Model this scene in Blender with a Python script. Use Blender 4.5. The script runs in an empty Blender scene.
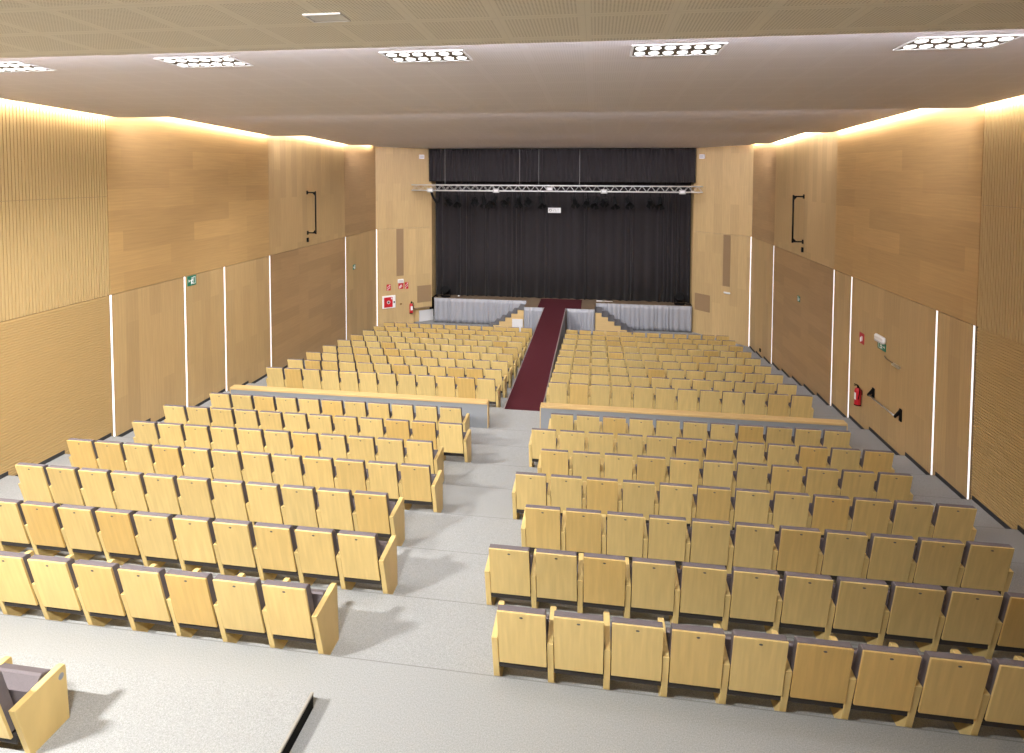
import bpy, math, random
from mathutils import Matrix, Vector

random.seed(7)
C = bpy.context.scene.collection
PI = math.pi

# ------------------------------------------------------------------ helpers
class MB:
    """Collects simple solids and links them as one mesh object."""
    def __init__(s):
        s.v, s.f, s.m, s.mi = [], [], [], 0
    def face(s, pts):
        n = len(s.v); s.v += [tuple(p) for p in pts]; s.f.append(list(range(n, n + len(pts)))); s.m.append(s.mi)
    def raw(s, vs, fs, M=None):
        n = len(s.v)
        s.v += [tuple(M @ Vector(p)) if M else tuple(p) for p in vs]
        for f in fs:
            s.f.append([i + n for i in f]); s.m.append(s.mi)
    def box(s, x0, x1, y0, y1, z0, z1, M=None):
        vs = [(x, y, z) for x in (x0, x1) for y in (y0, y1) for z in (z0, z1)]
        s.raw(vs, [(0, 1, 3, 2), (4, 6, 7, 5), (0, 4, 5, 1), (2, 3, 7, 6), (0, 2, 6, 4), (1, 5, 7, 3)], M)
    def cbox(s, x0, x1, y0, y1, z0, z1, c, M=None):
        """box with chamfered edges"""
        X, Y, Z = (x0, x1), (y0, y1), (z0, z1)
        vs, idx = [], {}
        for i in (0, 1):
            for j in (0, 1):
                for k in (0, 1):
                    sx, sy, sz = (1, -1)[i], (1, -1)[j], (1, -1)[k]
                    for a in range(3):
                        p = [X[i] + sx * c, Y[j] + sy * c, Z[k] + sz * c]
                        p[a] = (X[i], Y[j], Z[k])[a]
                        idx[i, j, k, a] = len(vs); vs.append(tuple(p))
        fs = []
        for a in range(3):
            b, d = (a + 1) % 3, (a + 2) % 3
            for side in (0, 1):
                q = []
                for u, w in ((0, 0), (1, 0), (1, 1), (0, 1)):
                    t = [0, 0, 0]; t[a] = side; t[b] = u; t[d] = w
                    q.append(idx[tuple(t) + (a,)])
                fs.append(q if side else q[::-1])
        for a in range(3):
            b, d = (a + 1) % 3, (a + 2) % 3
            for u in (0, 1):
                for w in (0, 1):
                    t0 = [0, 0, 0]; t1 = [0, 0, 0]
                    t0[b] = t1[b] = u; t0[d] = t1[d] = w; t1[a] = 1
                    q = [idx[tuple(t0) + (b,)], idx[tuple(t1) + (b,)], idx[tuple(t1) + (d,)], idx[tuple(t0) + (d,)]]
                    fs.append(q if (u ^ w) else q[::-1])
        for i in (0, 1):
            for j in (0, 1):
                for k in (0, 1):
                    q = [idx[i, j, k, a] for a in range(3)]
                    fs.append(q if (i + j + k) % 2 else q[::-1])
        s.raw(vs, fs, M)
    def prism(s, poly, a0, a1, axis='x', M=None):
        """extrude polygon: axis x -> (y,z) points, y -> (x,z), z -> (x,y)"""
        def mk(p, a):
            return {'x': (a, p[0], p[1]), 'y': (p[0], a, p[1]), 'z': (p[0], p[1], a)}[axis]
        n = len(poly)
        vs = [mk(p, a0) for p in poly] + [mk(p, a1) for p in poly]
        fs = [tuple(range(n))[::-1], tuple(range(n, 2 * n))]
        fs += [(i, (i + 1) % n, n + (i + 1) % n, n + i) for i in range(n)]
        s.raw(vs, fs, M)
    def cyl(s, p, q, r, n=10, r2=None):
        p, q = Vector(p), Vector(q); r2 = r if r2 is None else r2
        d = (q - p).normalized(); a = d.orthogonal().normalized(); b = d.cross(a)
        vs = []
        for c, rr in ((p, r), (q, r2)):
            for i in range(n):
                t = 2 * PI * i / n
                vs.append(c + a * (rr * math.cos(t)) + b * (rr * math.sin(t)))
        fs = [tuple(range(n))[::-1], tuple(range(n, 2 * n))] + [(i, (i + 1) % n, n + (i + 1) % n, n + i) for i in range(n)]
        s.raw(vs, fs)
    def tube(s, pts, r, n=8):
        for a, b in zip(pts, pts[1:]):
            s.cyl(a, b, r, n)
    def lathe(s, prof, c, n=16):
        vs, fs = [], []
        for (r, z) in prof:
            for i in range(n):
                t = 2 * PI * i / n
                vs.append((c[0] + r * math.cos(t), c[1] + r * math.sin(t), c[2] + z))
        for k in range(len(prof) - 1):
            for i in range(n):
                fs.append((k * n + i, k * n + (i + 1) % n, (k + 1) * n + (i + 1) % n, (k + 1) * n + i))
        fs.append(tuple(range(n))[::-1]); fs.append(tuple(range((len(prof) - 1) * n, len(prof) * n)))
        s.raw(vs, fs)
    def build(s, name, mat, parent=None, smooth=False, recalc=True):
        me = bpy.data.meshes.new(name); me.from_pydata(s.v, [], s.f)
        mats = mat if isinstance(mat, (list, tuple)) else [mat]
        for m in mats: me.materials.append(m)
        if len(mats) > 1: me.polygons.foreach_set('material_index', s.m)
        if recalc:
            import bmesh
            bm = bmesh.new(); bm.from_mesh(me); bmesh.ops.recalc_face_normals(bm, faces=bm.faces); bm.to_mesh(me); bm.free()
        if smooth:
            me.polygons.foreach_set('use_smooth', [True] * len(me.polygons))
        o = bpy.data.objects.new(name, me); C.objects.link(o)
        if parent: o.parent = parent
        return o

def tag(o, label=None, cat=None, group=None, kind=None):
    if label: o['label'] = label
    if cat: o['category'] = cat
    if group: o['group'] = group
    if kind: o['kind'] = kind
    return o
def thing(name, label, cat, loc=(0, 0, 0), rz=0, group=None):
    o = bpy.data.objects.new(name, None); C.objects.link(o); o.empty_display_size = .1
    o.location = loc; o.rotation_euler = (0, 0, rz)
    return tag(o, label, cat, group)
def struct(o, label=None, cat=None):
    return tag(o, label, cat, None, 'structure')
def copy_tree(o, parent=None, skip=()):
    c = o.copy(); C.objects.link(c); c.parent = parent
    for ch in list(kids.get(o.name, [])):
        if ch.name.split('.')[0] not in skip:
            copy_tree(ch, c)
    return c
kids = {}
def remember(root):
    kids[root.name] = list(root.children)
    for ch in root.children: remember(ch)

# ------------------------------------------------------------------ materials
def mat(name, col, rough=.6, metal=0., spec=.5, emit=None, estr=0, sheen=0):
    m = bpy.data.materials.new(name); m.use_nodes = True
    b = m.node_tree.nodes['Principled BSDF']
    b.inputs['Base Color'].default_value = (*col, 1); b.inputs['Roughness'].default_value = rough
    b.inputs['Metallic'].default_value = metal; b.inputs['Specular IOR Level'].default_value = spec
    if sheen: b.inputs['Sheen Weight'].default_value = sheen
    if emit:
        b.inputs['Emission Color'].default_value = (*emit, 1); b.inputs['Emission Strength'].default_value = estr
    return m
class NT:
    def __init__(s, m):
        s.t = m.node_tree; s.b = s.t.nodes['Principled BSDF']
    def n(s, typ, **kw):
        d = s.t.nodes.new(typ)
        for k, v in kw.items(): setattr(d, k, v)
        return d
    def l(s, a, b): s.t.links.new(a, b)
    def math(s, op, a, b=None):
        d = s.n('ShaderNodeMath', operation=op)
        for i, x in enumerate((a, b)):
            if x is None: continue
            if isinstance(x, (int, float)): d.inputs[i].default_value = x
            else: s.l(x, d.inputs[i])
        return d.outputs[0]
    def mix(s, typ, fac, a, b):
        d = s.n('ShaderNodeMix', data_type='RGBA', blend_type=typ)
        for i, x in ((0, fac), (6, a), (7, b)):
            if isinstance(x, (int, float)): d.inputs[i].default_value = x
            elif isinstance(x, tuple): d.inputs[i].default_value = (*x, 1)
            else: s.l(x, d.inputs[i])
        return d.outputs[2]
    def comb(s, x, y, z):
        d = s.n('ShaderNodeCombineXYZ')
        for i, q in enumerate((x, y, z)):
            if isinstance(q, (int, float)): d.inputs[i].default_value = q
            else: s.l(q, d.inputs[i])
        return d.outputs[0]

def wood_wall(name, col, u, v, plank=(1.9, .42), var=.16, rough=.45):
    """veneer boards: u = axis the grain runs along, v = across (0,1,2 of object space)"""
    m = mat(name, col, rough, spec=.35); t = NT(m)
    tc = t.n('ShaderNodeTexCoord'); sep = t.n('ShaderNodeSeparateXYZ'); t.l(tc.outputs['Object'], sep.inputs[0])
    U, V = sep.outputs[u], sep.outputs[v]
    br = t.n('ShaderNodeTexBrick'); t.l(t.comb(U, V, 0), br.inputs['Vector'])
    br.inputs['Scale'].default_value = 1; br.inputs['Brick Width'].default_value = plank[0]; br.inputs['Row Height'].default_value = plank[1]
    br.inputs['Mortar Size'].default_value = .0; br.offset = .37; br.inputs['Bias'].default_value = 0
    lo = tuple(c * (1 - var) for c in col); hi = tuple(min(1, c * (1 + var * .7)) for c in col)
    br.inputs['Color1'].default_value = (*lo, 1); br.inputs['Color2'].default_value = (*hi, 1); br.inputs['Mortar'].default_value = (*lo, 1)
    nz = t.n('ShaderNodeTexNoise'); nz.inputs['Scale'].default_value = 1; nz.inputs['Detail'].default_value = 5
    t.l(t.comb(t.math('MULTIPLY', U, 1.2), t.math('MULTIPLY', V, 26), 3.1), nz.inputs['Vector'])
    ramp = t.n('ShaderNodeMapRange'); t.l(nz.outputs[0], ramp.inputs[0]); ramp.inputs[1].default_value = .3; ramp.inputs[2].default_value = .7
    ramp.inputs[3].default_value = .92; ramp.inputs[4].default_value = 1.05
    g = t.mix('MULTIPLY', 1., br.outputs['Color'], t.comb(ramp.outputs[0], ramp.outputs[0], ramp.outputs[0]))
    t.l(g, t.b.inputs['Base Color'])
    return m
def wood_seat(name, col, alt, rough=.42):
    m = mat(name, col, rough, spec=.35); t = NT(m)
    tc = t.n('ShaderNodeTexCoord'); oi = t.n('ShaderNodeObjectInfo')
    sep = t.n('ShaderNodeSeparateXYZ'); t.l(tc.outputs['Object'], sep.inputs[0])
    r = oi.outputs['Random']
    nz = t.n('ShaderNodeTexNoise'); nz.inputs['Scale'].default_value = 1; nz.inputs['Detail'].default_value = 4
    t.l(t.comb(t.math('ADD', t.math('MULTIPLY', sep.outputs[0], 22), t.math('MULTIPLY', r, 90)), t.math('MULTIPLY', sep.outputs[1], 5), t.math('MULTIPLY', sep.outputs[2], 1.5)), nz.inputs['Vector'])
    mr = t.n('ShaderNodeMapRange'); t.l(nz.outputs[0], mr.inputs[0]); mr.inputs[1].default_value = .3; mr.inputs[2].default_value = .7; mr.inputs[3].default_value = .9; mr.inputs[4].default_value = 1.06
    pw = t.math('POWER', r, 4.)
    r2 = t.math('FRACT', t.math('MULTIPLY', r, 7.31))
    vr = t.n('ShaderNodeMapRange'); t.l(r2, vr.inputs[0]); vr.inputs[3].default_value = .92; vr.inputs[4].default_value = 1.05
    base = t.mix('MIX', pw, col, alt)
    k = t.math('MULTIPLY', mr.outputs[0], vr.outputs[0])
    t.l(t.mix('MULTIPLY', 1., base, t.comb(k, k, k)), t.b.inputs['Base Color'])
    return m
def speckle(name, col, scale=260, amt=.16, rough=.95, bump=.0, big=.0):
    m = mat(name, col, rough, spec=.15); t = NT(m)
    tc = t.n('ShaderNodeTexCoord')
    nz = t.n('ShaderNodeTexNoise'); nz.inputs['Scale'].default_value = scale; nz.inputs['Detail'].default_value = 2; t.l(tc.outputs['Object'], nz.inputs['Vector'])
    n2 = t.n('ShaderNodeTexNoise'); n2.inputs['Scale'].default_value = 75; n2.inputs['Detail'].default_value = 4; t.l(tc.outputs['Object'], n2.inputs['Vector'])
    s = t.math('ADD', t.math('MULTIPLY', nz.outputs[0], .6), t.math('MULTIPLY', n2.outputs[0], .4))
    mr = t.n('ShaderNodeMapRange'); t.l(s, mr.inputs[0]); mr.inputs[1].default_value = .32; mr.inputs[2].default_value = .68
    mr.inputs[3].default_value = 1 - amt; mr.inputs[4].default_value = 1 + amt
    t.l(t.mix('MULTIPLY', 1., col, t.comb(mr.outputs[0], mr.outputs[0], mr.outputs[0])), t.b.inputs['Base Color'])
    return m
def perforated(name, col, hole):
    m = mat(name, col, .7, spec=.2); t = NT(m)
    tc = t.n('ShaderNodeTexCoord'); sep = t.n('ShaderNodeSeparateXYZ'); t.l(tc.outputs['Object'], sep.inputs[0])
    def cell(sock, size, off=0.): return t.math('FRACT', t.math('MULTIPLY', t.math('ADD', sock, off + 40), 1 / size))
    X, Y = sep.outputs[0], sep.outputs[1]
    P = .029
    hx = t.math('SUBTRACT', cell(X, P), .5); hy = t.math('SUBTRACT', cell(Y, P), .5)
    d = t.math('ADD', t.math('MULTIPLY', hx, hx), t.math('MULTIPLY', hy, hy))
    isn = t.math('LESS_THAN', d, .075)
    px = t.math('ABSOLUTE', t.math('SUBTRACT', cell(X, .70, .0), .5)); py = t.math('ABSOLUTE', t.math('SUBTRACT', cell(Y, .62, .05), .5))
    inx = t.math('LESS_THAN', px, .435); iny = t.math('LESS_THAN', py, .42)
    isn = t.math('MULTIPLY', isn, t.math('MULTIPLY', inx, iny))
    seam = t.math('MAXIMUM', t.math('GREATER_THAN', px, .496), t.math('GREATER_THAN', py, .494))
    c = t.mix('MIX', isn, col, hole)
    c = t.mix('MIX', t.math('MULTIPLY', seam, .3), c, hole)
    t.l(c, t.b.inputs['Base Color'])
    return m

M = {}
M['seat_wood'] = wood_seat('seat_wood', (.65, .485, .20), (.62, .41, .135))
M['side_wood'] = wood_seat('side_wood', (.66, .495, .205), (.65, .47, .185))
M['cushion'] = speckle('cushion_fabric', (.145, .126, .134), 500, .1, .9)
M['seat_black'] = mat('seat_black', (.022, .018, .016), .7)
M['plate'] = mat('plate', (.12, .12, .13), .35, .8)
M['silver'] = mat('silver_metal', (.75, .76, .78), .32, 1.)
M['carpet'] = speckle('grey_carpet', (.29, .298, .298), 190, .32)
M['riser'] = speckle('riser_carpet', (.36, .36, .35), 190, .2)
M['red_carpet'] = speckle('red_carpet', (.058, .010, .015), 120, .3)
M['grey_fabric'] = speckle('grey_panel', (.235, .25, .27), 200, .08, .8)
M['deck_grey'] = speckle('deck_side', (.20, .20, .215), 100, .15, .8)
M['black'] = mat('black_paint', (.006, .006, .0065), .8, spec=.12)
M['dark_gap'] = mat('dark_gap', (.03, .03, .032), .8)
M['white'] = mat('white_paint', (.86, .86, .86), .4)
M['truss'] = mat('truss_alloy', (.62, .62, .60), .4, .25)
M['white_box'] = mat('white_board', (.62, .62, .63), .5)
M['box_grey'] = mat('box_grey', (.34, .34, .33), .5)
M['red'] = mat('red_paint', (.52, .012, .022), .35)
M['sign_red'] = mat('sign_red', (.5, .015, .03), .4)
M['sign_green'] = mat('sign_green', (.01, .20, .12), .4)
M['curtain'] = mat('black_velvet', (.023, .020, .0215), .95, spec=.15, sheen=.12)
M['satin'] = mat('silver_satin', (.31, .32, .355), .40, spec=.5)
M['stage'] = speckle('stage_boards', (.16, .115, .075), 40, .2, .6)
M['tread'] = speckle('stair_tread', (.15, .15, .16), 150, .15, .8)
M['led'] = mat('led_strip', (.9, .9, .9), .4, emit=(1, .96, 1.), estr=1.7)
M['cove'] = mat('cove_led', (.9, .8, .6), .4, emit=(1, .89, .78), estr=150.)
M['cove_cool'] = mat('cove_led_cool', (.9, .9, .9), .4, emit=(.90, .88, 1.), estr=200.)
M['housing'] = mat('lamp_housing', (.10, .075, .05), .5)
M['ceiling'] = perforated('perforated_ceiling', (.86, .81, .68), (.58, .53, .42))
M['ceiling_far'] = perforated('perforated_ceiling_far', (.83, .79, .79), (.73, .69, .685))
M['ceiling_edge'] = mat('ceiling_edge', (.62, .57, .47), .6)
M['plenum'] = mat('plenum', (.06, .06, .06), .9)
HV = (.53, .345, .145); VV = (.51, .355, .168)
M['wall_h'] = wood_wall('veneer_horizontal', HV, 1, 2, (2.3, .47), .10)
M['wall_v'] = wood_wall('veneer_vertical', VV, 2, 1, (2.6, .36), .10)
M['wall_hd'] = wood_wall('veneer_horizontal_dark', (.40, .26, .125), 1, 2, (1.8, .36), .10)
M['rib_v'] = mat('veneer_ribbed_vertical', (.54, .39, .185), .5, spec=.3)
M['rib_h'] = mat('veneer_ribbed_horizontal', (.53, .37, .165), .5, spec=.3)
M['splay'] = wood_wall('veneer_splay', (.53, .38, .185), 2, 0, (2.3, .30), .09)
M['board'] = wood_wall('oak_board', (.58, .40, .175), 0, 1, (2.6, .5), .07)
M['grille'] = mat('grille_brown', (.30, .20, .105), .7)
M['oak_plain'] = wood_wall('oak_plain', (.58, .41, .19), 0, 2, (2., .4), .06)
M['backing'] = mat('wall_backing', (.10, .07, .04), .8)

# ------------------------------------------------------------------ layout (metres; camera stands over the origin)
XL, XR = -10.59, 6.75
ZC = 5.06
PITCH = .55
JT = 2.375                                                  # joint between lower and upper wall panels
N0 = 5.47; DR = 1.113                                       # first tier edge and row spacing of the rear block
rear_riser = [N0 + DR * i for i in range(7)]
rear_floor = [-.15 * (i + 1) for i in range(7)]
front_riser = [14.925 + 1.1125 * i for i in range(9)]
front_floor = [-1.395 - .1275 * i for i in range(9)]
AISLE_Z = -1.22
FRONT_Z = -2.50
Y_REAR = -2.2
# list of floor tiers: (y0, y1, z)
tiers = [(Y_REAR, N0, 0.)]
for i in range(7):
    tiers.append((rear_riser[i], rear_riser[i] + DR, rear_floor[i]))
tiers.append((rear_riser[6] + DR, front_riser[0], AISLE_Z))
for i in range(9):
    tiers.append((front_riser[i], front_riser[i] + 1.1125, front_floor[i]))
tiers.append((front_riser[8] + 1.1125, 29.6, FRONT_Z))
def floor_at(y):
    for a, b, z in tiers:
        if a <= y < b: return z
    return FRONT_Z

# ---- floor: one stepped carpeted slab
mb = MB()
prof = []
for a, b, z in tiers: prof += [(a, z), (b, z)]
prof += [(29.6, -3.1), (Y_REAR, -3.1)]
n = len(prof)
x0, x1 = XL - .12, XR + .12
for i in range(n - 3):
    p, q = prof[i], prof[i + 1]
    mb.mi = 0 if abs(p[1] - q[1]) < 1e-6 else 1
    if mb.mi == 0 and i < n - 5:
        c = (q[0] - .011, q[1])
        mb.face([(x0, *p), (x1, *p), (x1, *c), (x0, *c)]); mb.mi = 2
        mb.face([(x0, *c), (x1, *c), (x1, *q), (x0, *q)])
    else:
        mb.face([(x0, *p), (x1, *p), (x1, *q), (x0, *q)])
mb.mi = 1
mb.face([(x0, Y_REAR, -3.1), (x1, Y_REAR, -3.1), (x1, 29.6, -3.1), (x0, 29.6, -3.1)])
for x in (x0, x1): mb.face([(x, *p) for p in prof])
mb.face([(x0, Y_REAR, -3.1), (x1, Y_REAR, -3.1), (x1, Y_REAR, 0), (x0, Y_REAR, 0)])
mb.face([(x0, 29.6, -3.1), (x1, 29.6, -3.1), (x1, 29.6, FRONT_Z), (x0, 29.6, FRONT_Z)])
struct(mb.build('floor', [M['carpet'], M['riser'], speckle('tier_edge', (.20, .20, .20), 190, .2)]))

# ---- raised tier at the near left with its black riser and light nosing
PX, PY, PZ = -2.615, 4.885, .15
pl = thing('floor_platform', 'raised grey carpeted floor tier at near left with black side', 'raised floor'); pl['kind'] = 'structure'
mb = MB(); mb.box(XL + .02, PX - .015, Y_REAR + .05, PY, 0, PZ); mb.build('platform_top', M['carpet'], pl)
mb = MB(); mb.box(PX - .015, PX, Y_REAR + .05, PY - .0, 0, PZ - .02); mb.build('side_face', M['black'], pl)
mb = MB(); mb.cbox(PX - .022, PX + .004, Y_REAR + .05, PY + .004, PZ - .02, PZ + .005, .003); mb.build('nosing', mat('nosing', (.30, .285, .25), .5), pl)

# ---- walls
def yz_box(mb, side, y0, y1, z0, z1, d0, d1):
    """box on a side wall; d = distance from the wall face into the room"""
    s = 1 if side == 'left' else -1; X = XL if side == 'left' else XR
    a, b = sorted((X + s * d0, X + s * d1)); mb.box(a, b, y0, y1, z0, z1)
def ribs_vertical(mb, side, y0, y1, z0, z1, pitch=.064):
    s = 1 if side == 'left' else -1; X = XL if side == 'left' else XR
    pitch = (y1 - y0) / round((y1 - y0) / pitch); y = y0
    while y < y1 - 1e-4:
        e = min(y + pitch, y1)
        mb.prism([(X, y), (X + s * -.0, y), (X - s * .03, y), (X - s * .03, e), (X - s * .018, e), (X - s * .018, y + pitch * .80), (X, y + pitch * .70)][2:] + [(X, y)], z0, z1, 'z')
        y = e
def ribs_horizontal(mb, side, y0, y1, z0, z1, pitch=.05):
    s = 1 if side == 'left' else -1; X = XL if side == 'left' else XR
    pitch = (z1 - z0) / round((z1 - z0) / pitch); z = z0
    while z < z1 - 1e-4:
        e = min(z + pitch, z1)
        mb.prism([(X - s * .03, z), (X - s * .03, e), (X - s * .016, e), (X - s * .016, z + pitch * .70), (X, z + pitch * .60), (X, z)], y0, y1, 'y')
        z = e
TOP = 7.0
g = .006
def lower_panel(root, side, y0, y1, m, zlow=None):
    mb = MB(); zb = (floor_at(y1 - .02) if zlow is None else zlow) - .05
    yz_box(mb, side, y0 + .03, y1 - .03, zb, JT - g, -.05, 0); return mb.build('panel', m, root)
def upper_panel(root, side, y0, y1, m):
    mb = MB(); yz_box(mb, side, y0 + .003, y1 - .003, JT + g, TOP, -.05, 0); return mb.build('panel', m, root)
strips = {'left': [11.12, 13.40, 15.0, 17.30, 23.0], 'right': [22.85, 17.26, 16.12, 12.29, 11.16]}
for side in ('left', 'right'):
    s = 1 if side == 'left' else -1; X = XL if side == 'left' else XR
    w = bpy.data.objects.new('wall_' + side, None); C.objects.link(w); struct(w, 'tall side wall of oak veneer panels, %s of the stage' % side)
    mb = MB(); a, b = sorted((X - s * .05, X - s * .3)); mb.box(a, b, Y_REAR, 29.6, -3.1, 7.4); mb.build('backing', M['backing'], w)
    if side == 'left':
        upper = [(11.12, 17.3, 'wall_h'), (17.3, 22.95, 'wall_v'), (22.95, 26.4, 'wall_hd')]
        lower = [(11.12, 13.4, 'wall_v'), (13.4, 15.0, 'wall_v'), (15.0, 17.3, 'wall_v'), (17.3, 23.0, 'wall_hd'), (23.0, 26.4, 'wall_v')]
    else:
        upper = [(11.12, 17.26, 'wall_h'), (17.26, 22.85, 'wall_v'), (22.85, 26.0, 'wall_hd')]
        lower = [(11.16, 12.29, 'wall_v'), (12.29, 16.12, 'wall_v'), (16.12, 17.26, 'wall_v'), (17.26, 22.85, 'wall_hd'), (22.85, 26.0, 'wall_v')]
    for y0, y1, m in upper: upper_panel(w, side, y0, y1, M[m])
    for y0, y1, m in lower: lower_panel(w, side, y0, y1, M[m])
    mb = MB(); ribs_vertical(mb, side, Y_REAR, 11.12, JT + g, 4.55 - g); mb.build('ribbed_panel', M['rib_v'], w)
    mb = MB(); ribs_vertical(mb, side, Y_REAR, 11.12, 4.55, TOP); mb.build('ribbed_panel', M['rib_v'], w)
    mb = MB(); ribs_horizontal(mb, side, Y_REAR, 11.09, -1.0, JT - g); mb.build('ribbed_panel', M['rib_h'], w)
    mb = MB(); yz_box(mb, side, Y_REAR, 11.12, -1.1, TOP, -.05, -.03); mb.build('rib_backing', M['backing'], w)
    # dark stepped base line
    mb = MB()
    for a, b, z in tiers:
        if a > 26: continue
        yz_box(mb, side, a, min(b, 26.3), z, z + .075, 0.0, .014)
    struct(mb.build('baseboard_' + side, M['dark_gap']))

def led_strip(side, y, label):
    zb = floor_at(y)
    t = thing('light_strip', label, 'light strip', (XL if side == 'left' else XR, y, zb), 0, 'vertical light strips in the side walls')
    s = 1 if side == 'left' else -1
    mb = MB(); mb.box(*sorted((0, s * .006)), -.021, .021, .04, JT - zb); mb.build('diffuser', M['led'], t)
    mb = MB(); mb.cbox(-.03, .03, -.05, .05, 0, .05, .006, Matrix.Translation((s * .012, 0, 0))); mb.build('foot_cap', M['white'], t)
lab = ['beside the ribbed panel, first from the camera end', 'beside the exit sign, second from camera end', 'third from the camera end, mid wall', 'fourth from the camera end, level with the divider', 'fifth from the camera end, beside the front seats']
for i, y in enumerate(strips['left']): led_strip('left', y, 'white light strip in the left wall, ' + lab[i])
labr = ['fifth from the camera end, beside the front seats', 'fourth from the camera end, beyond the extinguisher', 'third from the camera end, beside the fire extinguisher', 'second from the camera end, beside the panic-bar door', 'beside the ribbed panel, first from the camera end']
for i, y in enumerate(strips['right']): led_strip('right', y, 'white light strip in the right wall, ' + labr[i])

# ---- splayed walls either side of the stage
LA, LB = Vector((-10.59, 26.4, 0)), Vector((-8.33, 28.2, 0))
RA, RB = Vector((6.75, 26.0, 0)), Vector((4.62, 28.15, 0))
def frame_of(A, B):
    u = (B - A).normalized(); nrm = Vector((u.y, -u.x, 0))
    if nrm.y > 0: nrm = -nrm
    return u, nrm
def splay_box(mb, A, B, s0, s1, z0, z1, d0, d1):
    u, nr = frame_of(A, B)
    vs = [A + u * s + nr * d + Vector((0, 0, z)) for s in (s0, s1) for d in (d0, d1) for z in (z0, z1)]
    mb.raw(vs, [(0, 1, 3, 2), (4, 6, 7, 5), (0, 4, 5, 1), (2, 3, 7, 6), (0, 2, 6, 4), (1, 5, 7, 3)])
for side, A, B in (('left', LA, LB), ('right', RA, RB)):
    Ls = (B - A).length
    w = bpy.data.objects.new('wall_front_' + side, None); C.objects.link(w); struct(w, 'splayed oak wall beside the stage, on its %s' % side)
    mb = MB(); splay_box(mb, A, B, -.02, Ls, JT + g, 7.0, -.12, 0); mb.build('panel', M['splay'], w)
    if side == 'left':
        mb = MB(); splay_box(mb, A, B, -.02, 1.90, -2.6, JT - g, -.12, 0); mb.build('panel', M['splay'], w)
        mb = MB(); splay_box(mb, A, B, 1.90, Ls, -1.70, JT - g, -.12, 0); mb.build('panel', M['splay'], w)
        mb = MB(); splay_box(mb, A, B, 1.90, Ls - .02, -2.6, -1.70, -.40, -.28); mb.build('recess_back', M['oak_plain'], w)
        mb = MB(); splay_box(mb, A, B, 1.90, Ls, -1.76, -1.70, -.28, -.0); mb.build('recess_edge', M['grille'], w)
        mb = MB(); splay_box(mb, A, B, 1.80, 1.90, -2.6, -1.70, -.40, -.12); mb.build('recess_side', M['grille'], w)
    else:
        mb = MB(); splay_box(mb, A, B, -.02, Ls, -2.6, JT - g, -.12, 0); mb.build('panel', M['splay'], w)
    # return of the opening
    mb = MB(); sx = -1 if side == 'left' else 1
    a, b = sorted((B.x, B.x + sx * .12)); mb.box(a, b, B.y + .01, 29.4, -1.25, 7.0); mb.build('opening_return', M['oak_plain'], w)
    mb = MB(); a, b = sorted((B.x + sx * .1, (XL if side == 'left' else XR) - 0.0)); mb.box(a, b, 29.3, 29.4, -2.6, 7.0); mb.build('rear_closure', M['black'], w)
    # flush slot and grille
    mb = MB(); splay_box(mb, A, B, 1.02, 1.39, 0.0, JT - .03, 0, .006)
    for k in range(9): splay_box(mb, A, B, 1.03 + k * .04, 1.05 + k * .04, 0.0, JT - .03, .006, .014)
    tag(mb.build('wall_grille', M['grille']), 'tall narrow brown slotted grille on the %s splayed wall' % side, 'grille', 'brown grilles in the splayed walls')
    mb = MB(); s0, s1 = (2.10, 2.86) if side == 'left' else (2.04, 2.88)
    zg = (-1.46, -.60) if side == 'left' else (-1.38, -.57)
    splay_box(mb, A, B, s0, s1, zg[0], zg[1], 0, .006)
    for k in range(18): splay_box(mb, A, B, s0 + .02 + k * (s1 - s0 - .04) / 18, s0 + .02 + (k + .5) * (s1 - s0 - .04) / 18, zg[0] + .02, zg[1] - .02, .006, .013)
    tag(mb.build('wall_grille', M['grille']), 'square brown slatted grille low on the %s splayed wall' % side, 'grille', 'brown grilles in the splayed walls')
    # small white sensor box high up
    mb = MB(); s0 = 2.22 if side == 'left' else 2.44
    splay_box(mb, A, B, s0, s0 + .25, 5.83, 6.04, 0, .09)
    t = tag(mb.build('wall_speaker', M['white']), 'small white box high on the %s splayed wall under the ceiling' % side, 'wall box', 'small white boxes by the ceiling')
    mb = MB(); splay_box(mb, A, B, s0 + .03, s0 + .22, 5.86, 6.01, .09, .095); mb.build('face_plate', M['white_box'], t)
    # corner light strip
    t = thing('light_strip', 'white light strip in the corner of the %s wall and the splayed wall' % side, 'light strip', (0, 0, 0), 0, 'vertical light strips in the side walls')
    mb = MB(); splay_box(mb, A, B, .015, .048, FRONT_Z + .02, JT, 0, .006); mb.build('diffuser', M['led'], t)

# ---- closing walls behind the camera and behind the stage
mb = MB(); mb.box(XL - .2, XR + .2, Y_REAR - .2, Y_REAR, -.1, 7.4); struct(mb.build('wall_rear', M['wall_h']))
mb = MB(); mb.box(XL - .2, XR + .2, 29.6, 29.8, -3.1, 7.4); struct(mb.build('wall_stage', M['black']))

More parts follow.
